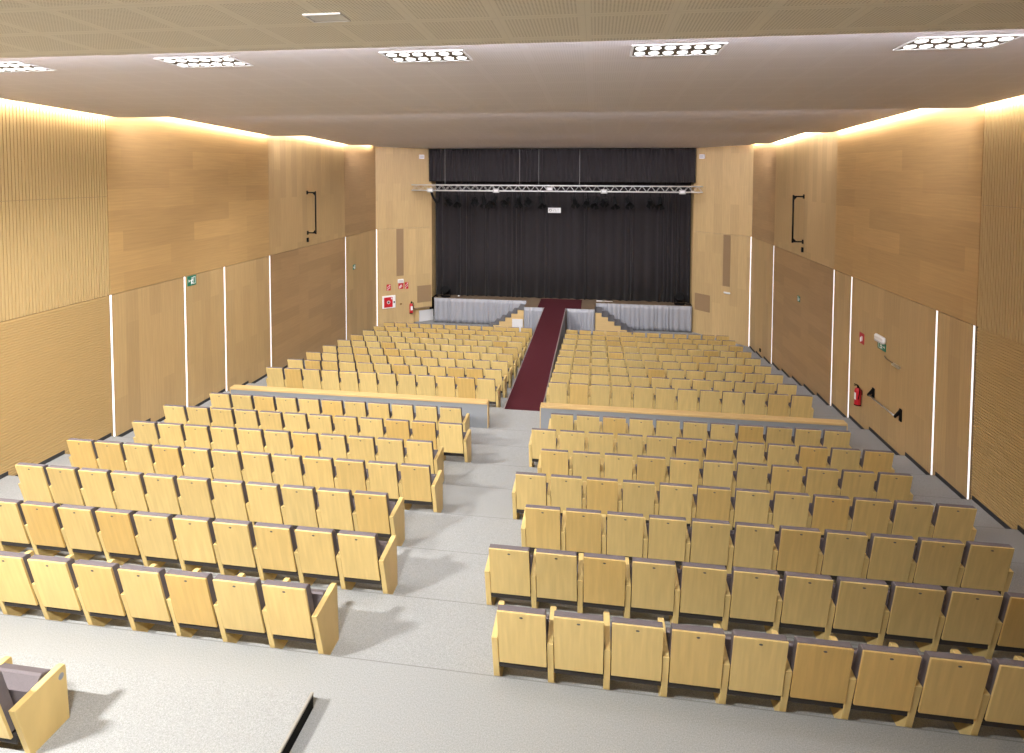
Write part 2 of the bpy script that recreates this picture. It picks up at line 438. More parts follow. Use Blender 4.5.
# ---- ceiling: tilted slabs that step up one behind another
slabs = [(Y_REAR, 5.36, 6.29, .038), (5.42, 11.30, 6.28, .038), (11.36, 17.35, 6.28, .038), (17.41, 23.28, 6.285, .038), (23.34, 28.3, 6.36, .012)]
GAP = .13
def slab_z(k, y): a, b, z, sl = slabs[k]; return z + sl * (b - y)
for k, (a, b, z, sl) in enumerate(slabs):
    mb = MB(); xa, xb = XL + GAP, XR - GAP
    za, zb = slab_z(k, a), z
    mb.mi = 0
    mb.face([(xa, a, za), (xb, a, za), (xb, b, zb), (xa, b, zb)])
    mb.mi = 1
    T = .16
    mb.face([(xa, a, za + T), (xb, a, za + T), (xb, b, zb + T), (xa, b, zb + T)])
    mb.face([(xa, b, zb), (xb, b, zb), (xb, b, zb + T), (xa, b, zb + T)])
    mb.face([(xa, a, za), (xb, a, za), (xb, a, za + T), (xa, a, za + T)])
    for x in (xa, xb): mb.face([(x, a, za), (x, b, zb), (x, b, zb + T), (x, a, za + T)])
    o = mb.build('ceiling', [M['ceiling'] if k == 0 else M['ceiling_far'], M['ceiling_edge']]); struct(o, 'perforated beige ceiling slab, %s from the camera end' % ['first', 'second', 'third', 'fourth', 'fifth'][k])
    # warm light strips along the slab's two sides
    for sx, x in ((-1, xa), (1, xb)):
        t = MB(); e0, e1 = x, x + sx * .02; y0, y1 = a + .1, b - .05
        yend = min(y1, 25.9)
        t.raw([(e, y, slab_z(k, y) + h) for e in sorted((e0, e1)) for y in (y0, yend) for h in (.035, .085)],
              [(0, 1, 3, 2), (4, 6, 7, 5), (0, 4, 5, 1), (2, 3, 7, 6), (0, 2, 6, 4), (1, 5, 7, 3)])
        tag(t.build('cove_light', M['cove'], o), 'warm light strip along the slab edge')
    if k < 4:
        t = MB(); t.box(xa + .1, xb - .1, b, b + .012, zb + .05, zb + .09); tag(t.build('cove_light', M['cove_cool'], o), 'white light strip along the slab end')
mb = MB(); mb.box(XL - .2, XR + .2, Y_REAR - .2, 29.8, 7.4, 7.5); struct(mb.build('ceiling_plenum', M['plenum']))

# ---- recessed lights, twelve lamps each
lamp_cols = [-7.74, -4.87, -2.0, .87, 3.72]
lamp_pow = [[9200, 300, 4400, 30, 20], [4300, 100, 800, 60, 40], [2700, 200, 450, 250, 150], [1600, 500, 400, 420, 300], [250, 250, 250, 250, 250]]
lamp_rows = [.55, 6.6, 12.40, 18.45, 24.4]
colw = ['beside left wall', 'second from left wall', 'in mid row', 'second from right wall', 'beside right wall']
roww = ['on the slab over the camera', 'just past the nearest ceiling step', 'just past the second ceiling step', 'just past the third ceiling step', 'on the slab nearest the stage']
lamp_mat = mat('lamp_glow', (.95, .95, .95), .4, emit=(1., .985, .96), estr=3.)
lamp_dir = {}
for r, y in enumerate(lamp_rows):
    for c, x in enumerate(lamp_cols):
        z = slab_z(r, y)
        t = thing('ceiling_light', 'recessed twelve-lamp ceiling light %s, %s' % (colw[c], roww[r]), 'ceiling light', (x, y, z), 0, 'recessed twelve-lamp ceiling lights')
        t.rotation_euler = (-math.atan(slabs[r][3]), 0, 0)
        key = 0
        for i in range(3):
            ld = bpy.data.lights.new('lamp_light', 'SPOT'); ld.energy = lamp_pow[r][c] / 3; ld.spot_size = math.radians(125 if r == 0 else 112); ld.spot_blend = 1.; ld.shadow_soft_size = 0; ld.color = (1., .975, .94)
            lo = bpy.data.objects.new('lamp_light', ld); C.objects.link(lo); lo.location = (-.316 + i * .316, 0, -.05); lo.rotation_euler = (math.radians(37), math.radians(-12 if c == 0 else (12 if c == 4 else 0)), 0) if r else (math.radians(40), math.radians(-4 if c == 0 else 10), 0); lo.parent = t
        if key not in lamp_dir:
            parts = []
            mb = MB()
            for (xa, xb, ya, yb) in ((-.5, .5, -.25, -.225), (-.5, .5, .225, .25), (-.5, -.475, -.225, .225), (.475, .5, -.225, .225)):
                mb.cbox(xa, xb, ya, yb, -.014, .01, .003)
            parts.append(mb.build('frame', M['white'], t))
            mb = MB(); mb.box(-.475, .475, -.225, .225, -.004, .004); parts.append(mb.build('housing', M['housing'], t))
            for i in range(6):
                for j in range(2):
                    px, py = -.395 + i * .158, -.11 + j * .22
                    mb = MB(); mb.lathe([(.060, -.004), (.060, -.012), (.052, -.016), (.03, -.018)], (px, py, 0), 12)
                    parts.append(mb.build('lamp', lamp_mat, t))
            lamp_dir[key] = parts
        else:
            for p in lamp_dir[key]:
                q = p.copy(); C.objects.link(q); q.parent = t

# air vent in the near slab
t = thing('ceiling_vent', 'small white rectangular vent in the near ceiling slab', 'vent', (-2.17, 4.41, slab_z(0, 4.41)))
t.rotation_euler = (-math.atan(.038), 0, 0)
mb = MB()
for (xa, xb, ya, yb) in ((-.16, .16, -.10, -.08), (-.16, .16, .08, .10), (-.16, -.14, -.08, .08), (.14, .16, -.08, .08)): mb.cbox(xa, xb, ya, yb, -.014, .004, .002)
mb.build('frame', M['white'], t)
mb = MB(); mb.box(-.14, .14, -.08, .08, -.006, .002); mb.build('cover', M['white'], t)

# ------------------------------------------------------------------ seats
# local frame: x across, y towards the stage, z up from the tier floor, origin at the tier edge behind the seat
def side_poly(h=0.):
    return [(-.135, .65 + h), (.045, .0), (.365, .0), (.34, .645 + h), (.328, .674 + h), (.30, .682 + h)]
TH = .031
lean = .16 / .635
def slab_lean(mb, x0, x1, y_off0, y_off1, h0, h1, c=.004, top_round=0):
    """slab parallel to the leaning back; y_off measured from the wooden rear face"""
    def yr(h): return -.235 + (1.005 - h) * lean
    P = [(yr(h0) + y_off0, h0), (yr(h1) + y_off0, h1), (yr(h1) + y_off1, h1), (yr(h0) + y_off1, h0)]
    # chamfered: outer ring inset at the x ends
    pts = []
    (a, b, d, e) = P
    ring = [(a[0], a[1] + c), (a[0] - 0 + (b[0] - a[0]) * 0 + c * 0, a[1] + c)]
    poly = [(a[0] + c * .2, a[1]), (yr(h0 + c) + y_off0, h0 + c), (yr(h1 - c) + y_off0, h1 - c), (b[0] + c, b[1]), (d[0] - c - top_round, d[1]), (yr(h1 - c - top_round) + y_off1, h1 - c - top_round), (yr(h0 + c) + y_off1, h0 + c), (e[0] - c, e[1])]
    inner = []
    cy = sum(p[0] for p in poly) / len(poly); cz = sum(p[1] for p in poly) / len(poly)
    def ins(p):
        vy, vz = cy - p[0], cz - p[1]
        return (p[0] + max(-c, min(c, vy)), p[1] + max(-c, min(c, vz)))
    inn = [ins(p) for p in poly]
    n = len(poly)
    rings = [[(x0, *p) for p in inn], [(x0 + c, *p) for p in poly], [(x1 - c, *p) for p in poly], [(x1, *p) for p in inn]]
    vs = [v for r in rings for v in r]; fs = [tuple(range(n))[::-1], tuple(range(3 * n, 4 * n))]
    for k in range(3):
        for i in range(n): fs.append((k * n + i, k * n + (i + 1) % n, (k + 1) * n + (i + 1) % n, (k + 1) * n + i))
    mb.raw(vs, fs)
def shift_z(mb, h): mb.v = [(x, y, z + h) for x, y, z in mb.v]
def mb_backrest(h=0): mb = MB(); slab_lean(mb, -.236, .236, 0, .02, .352, 1.003, .003); shift_z(mb, h); return mb
def mb_back_cushion(h=0):
    mb = MB(); slab_lean(mb, -.234, .234, .0205, .100, .40, 1.008, .007, .010); shift_z(mb, h); return mb
def mb_seat(h=0):
    mb = MB()
    poly = [(.035, .425), (.012, .445), (.140, .672), (.160, .684), (.236, .652), (.248, .636), (.150, .455), (.125, .425)]
    n = len(poly); c = .008
    cy, cz = .14, .58
    inn = [(p[0] + (c if p[0] < cy else -c) * .7, p[1] + (c if p[1] < cz else -c) * .7) for p in poly]
    rings = [[(-.236, *p) for p in inn], [(-.226, *p) for p in poly], [(.226, *p) for p in poly], [(.236, *p) for p in inn]]
    vs = [v for r in rings for v in r]; fs = [tuple(range(n))[::-1], tuple(range(3 * n, 4 * n))]
    for k in range(3):
        for i in range(n): fs.append((k * n + i, k * n + (i + 1) % n, (k + 1) * n + (i + 1) % n, (k + 1) * n + i))
    mb.raw(vs, fs); shift_z(mb, h); return mb
def mb_frame(h=0): mb = MB(); mb.cbox(-.244, .244, -.03, .19, .265 + h, .37 + h, .006); return mb
def mb_side(sgn, h=0, poly=None):
    poly = poly or side_poly(h); x = sgn * .275; c = .004
    cy = .12; cz = .33
    n = len(poly)
    inn = [(p[0] + (c if p[0] < cy else -c), p[1] + (c if p[1] < cz else -c) * (0 if p[1] == 0 else 1)) for p in poly]
    rings = [[(x - TH, *p) for p in inn], [(x - TH + c, *p) for p in poly], [(x + TH - c, *p) for p in poly], [(x + TH, *p) for p in inn]]
    vs = [v for r in rings for v in r]; fs = [tuple(range(n))[::-1], tuple(range(3 * n, 4 * n))]
    for k in range(3):
        for i in range(n): fs.append((k * n + i, k * n + (i + 1) % n, (k + 1) * n + (i + 1) % n, (k + 1) * n + i))
    mb = MB(); mb.raw(vs, fs); return mb
def mb_plate(h=0):
    mb = MB(); zc = .95; yr = -.235 + (1.005 - zc) * lean
    n = 10
    ang = math.atan(lean)
    T = Matrix.Translation((0, yr - .0005, zc + h)) @ Matrix.Rotation(ang, 4, 'X')
    vs = [(.017 * math.cos(2 * PI * i / n), y, .0095 * math.sin(2 * PI * i / n)) for y in (-.003, .002) for i in range(n)]
    mb.raw(vs, [tuple(range(n)), tuple(range(n, 2 * n))[::-1]] + [(i, n + i, n + (i + 1) % n, (i + 1) % n) for i in range(n)], T)
    return mb

proto = thing('theatre_seat', 'x', 'seat')
p_parts = {
    'backrest': mb_backrest().build('backrest', M['seat_wood'], proto),
    'back_cushion': mb_back_cushion().build('back_cushion', M['cushion'], proto),
    'seat': mb_seat().build('seat', M['cushion'], proto),
    'seat_frame': mb_frame().build('seat_frame', M['seat_black'], proto),
    'side_panel': mb_side(1).build('side_panel', M['side_wood'], proto),
    'number_plate': mb_plate().build('number_plate', M['plate'], proto),
}
side_left_mesh = mb_side(-1).build('side_panel', M['side_wood'], proto)
first = [True]
def add_copy(o, root):
    q = o.copy(); C.objects.link(q); q.parent = root; return q
def place_seat(x, y, z, label, group, left_end=False, plate=True):
    if first[0]:
        root = proto; first[0] = False
        root.location = (x, y, z); tag(root, label, 'seat', group)
        return root
    root = proto.copy(); C.objects.link(root)
    root.location = (x, y, z); tag(root, label, 'seat', group)
    for k, o in p_parts.items():
        if k == 'number_plate' and not plate: continue
        add_copy(o, root)
    if left_end: add_copy(side_left_mesh, root)
    return root

ORD = ['', 'first', 'second', 'third', 'fourth', 'fifth', 'sixth', 'seventh', 'eighth', 'ninth', 'tenth', 'eleventh', 'twelfth']
def seat_label(k, n, row, blk):
    pos = 'aisle-end seat' if k == 1 else ('wall-end seat' if k == n else 'seat, ' + ORD[k] + ' from the aisle')
    return 'pale wooden ' + pos + ', ' + row + ', ' + blk

rear_rows = {  # row -> (left: aisle seat x, count built), (right: aisle seat x, count)
    0: ((-3.12, 9, 11), (-.68, 11)), 1: ((-2.835, 11, 12), (-.97, 12)), 2: ((-3.12, 11, 11), (-.68, 11)), 3: ((-2.835, 12, 12), (-.97, 12)),
    4: ((-3.12, 11, 11), (-.68, 11)), 5: ((-2.835, 12, 12), (-.97, 12)), 6: ((-3.12, 11, 11), (-.68, 11))}
# the first seat built keeps the prototype itself: it stands at the left end of a row so that it owns both side panels
for r in range(7):
    (lx, ln, lt), (rx, rn) = rear_rows[r]
    row = 'row next to divider' if r == 6 else ('rearmost full row' if r == 0 else ORD[7 - r] + ' row back from divider')
    y, z = rear_riser[r] + .012, rear_floor[r]
    for k in range(ln - 1, -1, -1):
        place_seat(lx - PITCH * k, y, z, seat_label(k + 1, lt, row, 'left rear block'), 'theatre seats of the left rear block', k == ln - 1)
    for k in range(rn):
        place_seat(rx + PITCH * k, y, z, seat_label(k + 1, rn, row, 'right rear block'), 'theatre seats of the right rear block', k == 0)
FL0, FR0 = -2.87, -.955                                     # aisle seats of the front block
for r in range(7):
    row = 'row just past the divider' if r == 0 else ORD[r + 1] + ' row past the divider'
    y, z = front_riser[r], front_floor[r]
    for k in range(11, -1, -1):
        place_seat(FL0 - PITCH * k, y, z, seat_label(k + 1, 12, row, 'left of red carpet'), 'theatre seats left of the red carpet', k == 11, False)
    for k in range(12):
        place_seat(FR0 + PITCH * k, y, z, seat_label(k + 1, 12, row, 'right of red carpet'), 'theatre seats right of the red carpet', k == 0, False)
# the two farthest rows: too many to count, one object
mb = MB()
def merge(dst, src, mi, dx, dy, dz):
    n0 = len(dst.v); dst.v += [(a + dx, b + dy, c + dz) for a, b, c in src.v]
    dst.f += [[i + n0 for i in f] for f in src.f]; dst.m += [mi] * len(src.f)
src = [(mb_backrest(), 0), (mb_back_cushion(), 2), (mb_seat(), 2), (mb_frame(), 3), (mb_side(1), 1)]
for r in (7, 8):
    for base, sg in ((FL0 - PITCH * 11, 0), (FR0, 0)):
        for k in range(12):
            for sm, mi in src: merge(mb, sm, mi, base + PITCH * k, front_riser[r], front_floor[r])
        merge(mb, mb_side(-1), 1, base, front_riser[r], front_floor[r])
o = mb.build('theatre_seats', [M['seat_wood'], M['side_wood'], M['cushion'], M['seat_black']])
tag(o, 'two farthest rows of pale wooden theatre seats, nearest the stage', 'seats', None, 'stuff')

# lone seat on the raised tier at the near left: shorter feet
H = -.11
t = thing('theatre_seat', 'lone pale wooden theatre seat with tipped-up brown cushion on the near raised tier', 'seat', (-4.70 - .275, 3.965, PZ))
mb_backrest(H).build('backrest', M['seat_wood'], t); mb_back_cushion(H).build('back_cushion', M['cushion'], t); sm = mb_seat(H); sm.v = [(x, y + .045, z - .012) for x, y, z in sm.v]; sm.build('seat', M['cushion'], t)
mb_frame(H).build('seat_frame', M['seat_black'], t)
lone = [(-.095, .512), (.035, 0), (.385, 0), (.362, .502), (.352, .525), (.322, .533)]
for sg in (-1, 1): mb_side(sg, H, lone).build('side_panel', M['side_wood'], t)
mb_plate(H).build('number_plate', M['plate'], t)
mb = MB(); n = 12
vs = [(xx, .312 + .024 * math.cos(2 * PI * i / n), .448 + .030 * math.sin(2 * PI * i / n)) for xx in (.275 + TH - .001, .275 + TH + .004) for i in range(n)]
mb.raw(vs, [tuple(range(n))[::-1], tuple(range(n, 2 * n))] + [(i, (i + 1) % n, n + (i + 1) % n, n + i) for i in range(n)])
tag(mb.build('row_plate', mat('row_plate_grey', (.30, .31, .34), .4, .2), t), 'small oval metal row plate')

# ------------------------------------------------------------------ divider between the blocks
def divider(x0, x1, endx, label):
    t = thing('divider_wall', label, 'divider', ((x0 + x1) / 2, 13.68, AISLE_Z), 0, 'low divider walls across the hall')
    cx = (x0 + x1) / 2; h = .66
    a, b = x0 - cx, x1 - cx
    mb = MB(); mb.box(a, b, -.06, .10, 0, h - .055); mb.build('panel', M['grey_fabric'], t)
    mb = MB(); mb.cbox(a - .01, b + .01, -.085, .13, h - .055, h, .004); mb.build('top_board', M['board'], t)
    for e in (a, b):
        mb = MB(); s = -1 if e == a else 1
        p, q = sorted((e, e + s * .02)); mb.box(p, q, -.06, .10, 0, h - .055); mb.build('end_board', M['oak_plain'], t)
divider(-9.50, -2.62, -2.62, 'low grey divider wall with wooden top board, left of the aisle')
divider(-1.295, 5.68, -1.295, 'low grey divider wall with wooden top board, right of the aisle')

# ------------------------------------------------------------------ catwalk, stage, stairs
SZ = -1.24
t = thing('catwalk', 'raised walkway with dark red carpet from the middle aisle to the stage', 'walkway', (-1.89, 14.925, SZ))
# body follows the floor tiers
mb = MB()
for i in range(9):
    ya = front_riser[i] - 14.925 + (.005 if i == 0 else 0); yb = ya + 1.1125
    if i == 8: yb = 26.62 - 14.925
    mb.box(-.50, .50, ya, yb, min(front_floor[i], front_floor[i]) - SZ + .001, 0)
mb.build('deck', M['deck_grey'], t)
mb = MB(); mb.box(-.495, .495, -.09, 11.72, .021, .032); mb.build('carpet', M['red_carpet'], t)
for sx in (-1, 1):
    mb = MB(); mb.cbox(sx * .51 - .014, sx * .51 + .014, -.09, 11.70, -.02, .036, .003); mb.build('edge_trim', mat('trim_grey', (.36, .33, .33), .45, .3), t)

st = thing('stage', 'raised stage with brown boards and landing behind the seats', 'stage', (-1.85, 28.0, FRONT_Z))
hS = SZ - FRONT_Z
mb = MB(); mb.box(-8.17 + 1.85, 4.6 + 1.85, .06, 1.25, 0, hS); mb.build('platform', M['stage'], st)
mb = MB(); mb.box(-3.36 + 1.85, -.03 + 1.85, -1.33, .055, 0, hS); mb.build('landing', M['stage'], st)
tag(st, None, None)
mb = MB(); mb.box(-2.72, -.66, 26.68, 28.62, SZ + .001, SZ + .012); tag(mb.build('carpet_runner', M['red_carpet']), 'dark red carpet laid on the stage at the end of the walkway', 'carpet')

def pleats(x0, x1, z0, z1, y, amp, period, seed, thick=.012, jitter=.35, top_amp=1., n_z=6, flare=0.):
    rnd = random.Random(seed); xs, ph = [], []
    x = x0; k = 0
    cols = []
    while x < x1 - 1e-4:
        w = period * (1 + jitter * (rnd.random() - .5) * 2); a = amp * (.55 + .9 * rnd.random())
        for f, d in ((0, 0), (.18, .55), (.4, 1), (.62, .75), (.82, .15)):
            xx = x + f * w
            if xx < x1: cols.append((xx, d * a, rnd.random() - .5))
        x += w
    cols.append((x1, 0, 0))
    mb = MB(); rows = []
    for i in range(n_z + 1):
        t = i / n_z; z = z1 + (z0 - z1) * t
        k = top_amp + (1 - top_amp) * min(1, t * 1.6)
        rows.append([(cx + (.25 * amp * j * t), y - d * k * (1 + flare * t), z) for cx, d, j in cols])
    n = len(cols)
    vs = [p for r in rows for p in r]; m = len(vs)
    vs += [(p[0], p[1] + thick, p[2]) for r in rows for p in r]
    fs = []
    for i in range(n_z):
        for j in range(n - 1):
            a = i * n + j
            fs.append((a, a + 1, a + n + 1, a + n)); fs.append((m + a, m + a + n, m + a + n + 1, m + a + 1))
    for j in range(n - 1):
        fs.append((j, m + j, m + j + 1, j + 1)); q = n_z * n + j; fs.append((q, q + 1, m + q + 1, m + q))
    for i in range(n_z):
        a = i * n; fs.append((a, a + n, m + a + n, m + a)); a = i * n + n - 1; fs.append((a, m + a, m + a + n, a + n))
    mb.raw(vs, fs); return mb

tag(pleats(-8.15, -3.42, FRONT_Z + .03, SZ + .01, 28.0, .085, .22, 3, top_amp=.35, jitter=.6).build('stage_skirt', M['satin'], None, True), 'long silver satin pleated skirt along the stage front, left of the walkway', 'stage skirt', 'silver stage skirts')
tag(pleats(.03, 4.6, FRONT_Z + .03, SZ + .01, 28.0, .085, .22, 4, top_amp=.35, jitter=.6).build('stage_skirt', M['satin'], None, True), 'long silver satin pleated skirt along the stage front, right of the walkway', 'stage skirt', 'silver stage skirts')
tag(pleats(-3.36, -2.43, FRONT_Z + .03, SZ + .01, 26.63, .05, .15, 5, top_amp=.4, jitter=.6).build('stage_skirt', M['satin'], None, True), 'short silver satin skirt between the left stairs and the red walkway', 'stage skirt', 'silver stage skirts')
tag(pleats(-1.33, -.03, FRONT_Z + .03, SZ + .01, 26.63, .05, .15, 6, top_amp=.4, jitter=.6).build('stage_skirt', M['satin'], None, True), 'short silver satin skirt between the right stairs and the red walkway', 'stage skirt', 'silver stage skirts')

def stairs(x_top, sx, label):
    t = thing('stage_stairs', label, 'stairs', (x_top, 26.72, FRONT_Z), 0, 'stage stairs')
    n = 6; run = .295; tot = hS; rise = tot / (n + .6)
    for k in range(n):
        top = tot - rise * (k + .75)
        a, b = sorted((sx * run * k, sx * run * (k + 1)))
        mb = MB(); mb.box(a, b, 0, .04, 0, top - .01); mb.build('side_board', M['oak_plain'], t)
        mb = MB(); mb.cbox(a - (.02 if sx < 0 else 0), b + (.02 if sx > 0 else 0), .0, 1.18, top - .03, top, .004); mb.build('tread', M['tread'], t)
        mb = MB(); e = sx * run * (k + 1); p, q = sorted((e, e - sx * .015)); mb.box(p, q, .04, 1.18, max(0, top - rise), top - .03); mb.build('riser', M['tread'], t)
    return t
stairs(-3.385, -1, 'small wooden stairs with grey treads up to the stage, left of the walkway')
stairs(0.0, 1, 'small wooden stairs with grey treads up to the stage, right of the walkway')
mb = MB(); mb.cbox(-3.93, -3.42, 26.66, 26.70, FRONT_Z, -1.83, .004)
o = tag(mb.build('white_panel', M['white_box']), 'plain white board leaning on the left stage stairs', 'board')
mb = MB(); splay_box(mb, LA, LB, 2.29, 3.06, FRONT_Z, -1.93, -.27, -.22)
tag(mb.build('white_panel', M['white_box']), 'plain white board standing in the recess left of the stage skirt', 'board')

# curtains
tag(pleats(-8.31, 4.60, SZ + .01, 5.6, 28.86, .15, .36, 11, n_z=4, jitter=.65).build('stage_curtain', M['curtain'], None, True), 'tall black pleated stage curtain closing the stage', 'curtain')
tag(pleats(-8.40, 4.66, 4.70, 6.34, 27.98, .07, .2, 12, n_z=3, jitter=.6).build('curtain_valance', M['curtain'], None, True), 'black pleated valance hanging above the lighting truss', 'curtain')
# white plate on the curtain
t = thing('hanging_sign', 'small white sign plate hanging in front of the black curtain', 'sign', (-2.08, 28.60, 3.27))
mb = MB(); mb.cbox(-.32, .32, -.015, .015, -.13, .13, .005); mb.build('plate', M['white'], t)
mb = MB()
for k in range(14):
    a0, a1 = 2 * PI * k / 14, 2 * PI * (k + 1) / 14
    mb.raw([(-.2 + r * math.cos(a), y, r * .9 * math.sin(a)) for y in (-.019, -.015) for a in (a0, a1) for r in (.045, .075)], [(0, 1, 3, 2), (4, 6, 7, 5), (0, 4, 5, 1), (2, 3, 7, 6), (0, 2, 6, 4), (1, 5, 7, 3)])
for (xa, za, xb, zb) in ((-.06, -.07, -.01, .07), (.03, .07, .07, -.07), (.11, -.07, .15, .07), (.19, .07, .24, -.07)):
    mb.cyl((xa, -.017, za), (xb, -.017, zb), .006, 6)
mb.build('lettering', mat('faint_grey', (.35, .35, .35), .6), t)
for s in (-.25, .25):
    mb = MB(); mb.cyl((s, 0, .13), (s, 0, 1.0), .004, 6); mb.build('cord', M['black'], t)

# ------------------------------------------------------------------ lighting truss
TX0, TX1, TY, TZ = -9.0, 4.84, 27.2, 4.40
t = thing('lighting_truss', 'silver lattice lighting truss hung across the stage opening', 'truss', ((TX0 + TX1) / 2, TY, TZ))
hw = (TX1 - TX0) / 2; e = .135
for sy in (-1, 1):
    for sz in (-1, 1):
        mb = MB(); mb.cyl((-hw, sy * e, sz * e), (hw, sy * e, sz * e), .028, 8); mb.build('chord', M['truss'], t, True)
mb = MB(); nseg = 66; d = 2 * hw / nseg
for k in range(nseg):
    xa, xb = -hw + k * d, -hw + (k + 1) * d; s = 1 if k % 2 else -1
    for sy in (-1, 1): mb.cyl((xa, sy * e, s * e), (xb, sy * e, -s * e), .007, 5)
    for sz in (-1, 1): mb.cyl((xa, s * e, sz * e), (xb, -s * e, sz * e), .006, 5)
mb.build('lattice', M['truss'], t)
for x in (-7.35, -3.66, -2.74, -.79):
    mb = MB(); mb.cyl((x - t.location.x, 0, .1), (x - t.location.x, 0, 6.36 - TZ), .008, 6); mb.build('hanging_cable', mat('cable_grey', (.3, .3, .3), .5, .6), t)
bx = [-8.04, -4.78, -2.2, .36, 3.92]; bw = ['at the left end', 'second from the left', 'in the middle', 'second from the right', 'at the right end']
for x, w in zip(bx, bw):
    b = thing('truss_box', 'white connector box clamped to the truss, %s' % w, 'connector box', (x, TY - .18, TZ - .12 + (.1 if w == 'in the middle' else 0)), 0, 'white boxes on the truss')
    mb = MB(); mb.cbox(-.15, .15, -.04, .012, -.10, .10, .01); mb.build('casing', M['box_grey'], b)
    mb = MB(); mb.box(-.10, .10, -.046, -.04, -.05, .05); mb.build('socket_face', M['white_box'], b)
# stage lamps under the truss
def stage_lamp(x, k, label):
    y = TY + (.0 if k % 2 else .02)
    s = thing('stage_spotlight', label, 'spotlight', (x, y, TZ - .165), 0, 'black stage spotlights under the truss')
    mb = MB(); mb.cyl((0, 0, -.02), (0, 0, -.2), .018, 6); mb.cbox(-.03, .03, -.03, .03, -.05, .0, .005); mb.build('clamp', M['black'], s)
    mb = MB()
    for sx in (-1, 1): mb.box(sx * .15 - .008, sx * .15 + .008, -.02, .02, -.48, -.2)
    mb.box(-.158, .158, -.02, .02, -.21, -.195); mb.build('yoke', M['black'], s)
    a = math.radians([30, 50, 20, 60, 40][k % 5]); sgn = -1 if k % 3 else 1
    mb = MB(); c = Vector((0, 0, -.42)); d = Vector((.25 * math.sin(k), sgn * math.cos(a), -math.sin(a))).normalized()
    mb.cyl(c - d * .2, c + d * .12, .09, 14, .12); mb.cyl(c + d * .12, c + d * .2, .13, 14, .135); mb.build('lamp_body', M['black'], s)
    mb = MB(); q = c + d * .2
    for ang in range(4):
        u = d.orthogonal().normalized(); v = d.cross(u); aa = PI / 2 * ang
        n2 = u * math.cos(aa) + v * math.sin(aa); tn = d.cross(n2)
        mb.raw([q + n2 * .12 - tn * .1, q + n2 * .12 + tn * .1, q + n2 * .2 + d * .14 + tn * .12, q + n2 * .2 + d * .14 - tn * .12,
                q + n2 * .125 - tn * .1, q + n2 * .125 + tn * .1, q + n2 * .205 + d * .14 + tn * .12, q + n2 * .205 + d * .14 - tn * .12],
               [(0, 1, 2, 3), (7, 6, 5, 4), (0, 4, 5, 1), (1, 5, 6, 2), (2, 6, 7, 3), (3, 7, 4, 0)])
    mb.build('barn_doors', M['black'], s)
lx = [-7.25, -6.75, -5.87, -5.42, -4.9, -4.28, -3.72, -3.25, -2.62, -1.02, -.42, .0, .42, .86, 1.48, 2.5, 2.95]
for k, x in enumerate(lx):
    w = ORD[k + 1] if k < 12 else ['thirteenth', 'fourteenth', 'fifteenth', 'sixteenth', 'seventeenth'][k - 12]
    stage_lamp(x, k, 'black stage spotlight hanging under the truss, %s from its left end' % w)
# cable bundle dropping at the left end of the truss
mb = MB()
for j in range(3):
    pts = [(-8.05 + j * .04, TY - .135, TZ - .185), (-7.98 + j * .05, TY - .05, TZ - .45 - j * .03), (-7.8 + j * .04, TY - .04, TZ - .75), (-7.66, TY - .03, TZ - .70), (-7.6, TY - .03, TZ - .4), (-7.6, TY - .02, TZ - .17)]
    mb.tube(pts, .03, 6)
tag(mb.build('cable_bundle', M['black']), 'black cable bundle looping down at the left end of the truss', 'cables')

# things standing on the stage
def floor_gear(x, y, label, k):
    s = thing('floor_spotlight', label, 'spotlight', (x, y, SZ), 0, 'black gear at the stage edge'); s.scale = (1.5, 1.3, 1.35)
    mb = MB(); mb.cyl((0, 0, 0), (0, 0, .03), .16, 14); mb.build('base', M['black'], s)
    mb = MB(); mb.box(-.16, -.145, -.02, .02, .03, .3); mb.box(.145, .16, -.02, .02, .03, .3); mb.box(-.16, .16, -.02, .02, .03, .045); mb.build('yoke', M['black'], s)
    mb = MB(); mb.cyl((0, .15, .18), (0, -.13, .32), .11, 14, .14); mb.build('lamp_body', M['black'], s)
    mb = MB(); mb.tube([(.1, .1, .03), (.3, .12, .015), (.45, 0, .015), (.38, -.08, .015), (.2, -.06, .015)] if k else [(-.1, .1, .03), (-.3, .1, .015), (-.4, .0, .015), (-.25, -.07, .015)], .016, 6); mb.build('cable', M['black'], s)
floor_gear(-7.62, 28.30, 'black spotlight standing on the stage edge at its left end', 0)
floor_gear(4.05, 28.32, 'black spotlight with coiled cable on the stage edge at its right end', 1)
s = thing('power_strip', 'small white power strip with cable on the stage floor right of the red carpet', 'power strip', (.25, 28.45, SZ))
mb = MB(); mb.cbox(-.2, .1, -.03, .03, 0, .045, .006); mb.build('casing', M['white'], s)
mb = MB(); mb.tube([(.1, 0, .02), (.25, .05, .012), (.4, -.02, .012), (.52, .04, .012), (.6, .0, .012)], .012, 6); mb.build('cable', M['white'], s)
s = thing('floor_socket', 'tiny white socket on the stage floor left of the walkway', 'socket', (-7.0, 28.55, SZ))
mb = MB(); mb.cbox(-.04, .04, -.04, .04, 0, .05, .008); mb.build('casing', M['white'], s); mb = MB(); mb.cyl((0, 0, .05), (0, 0, .06), .025, 10); mb.build('cap', M['white_box'], s)

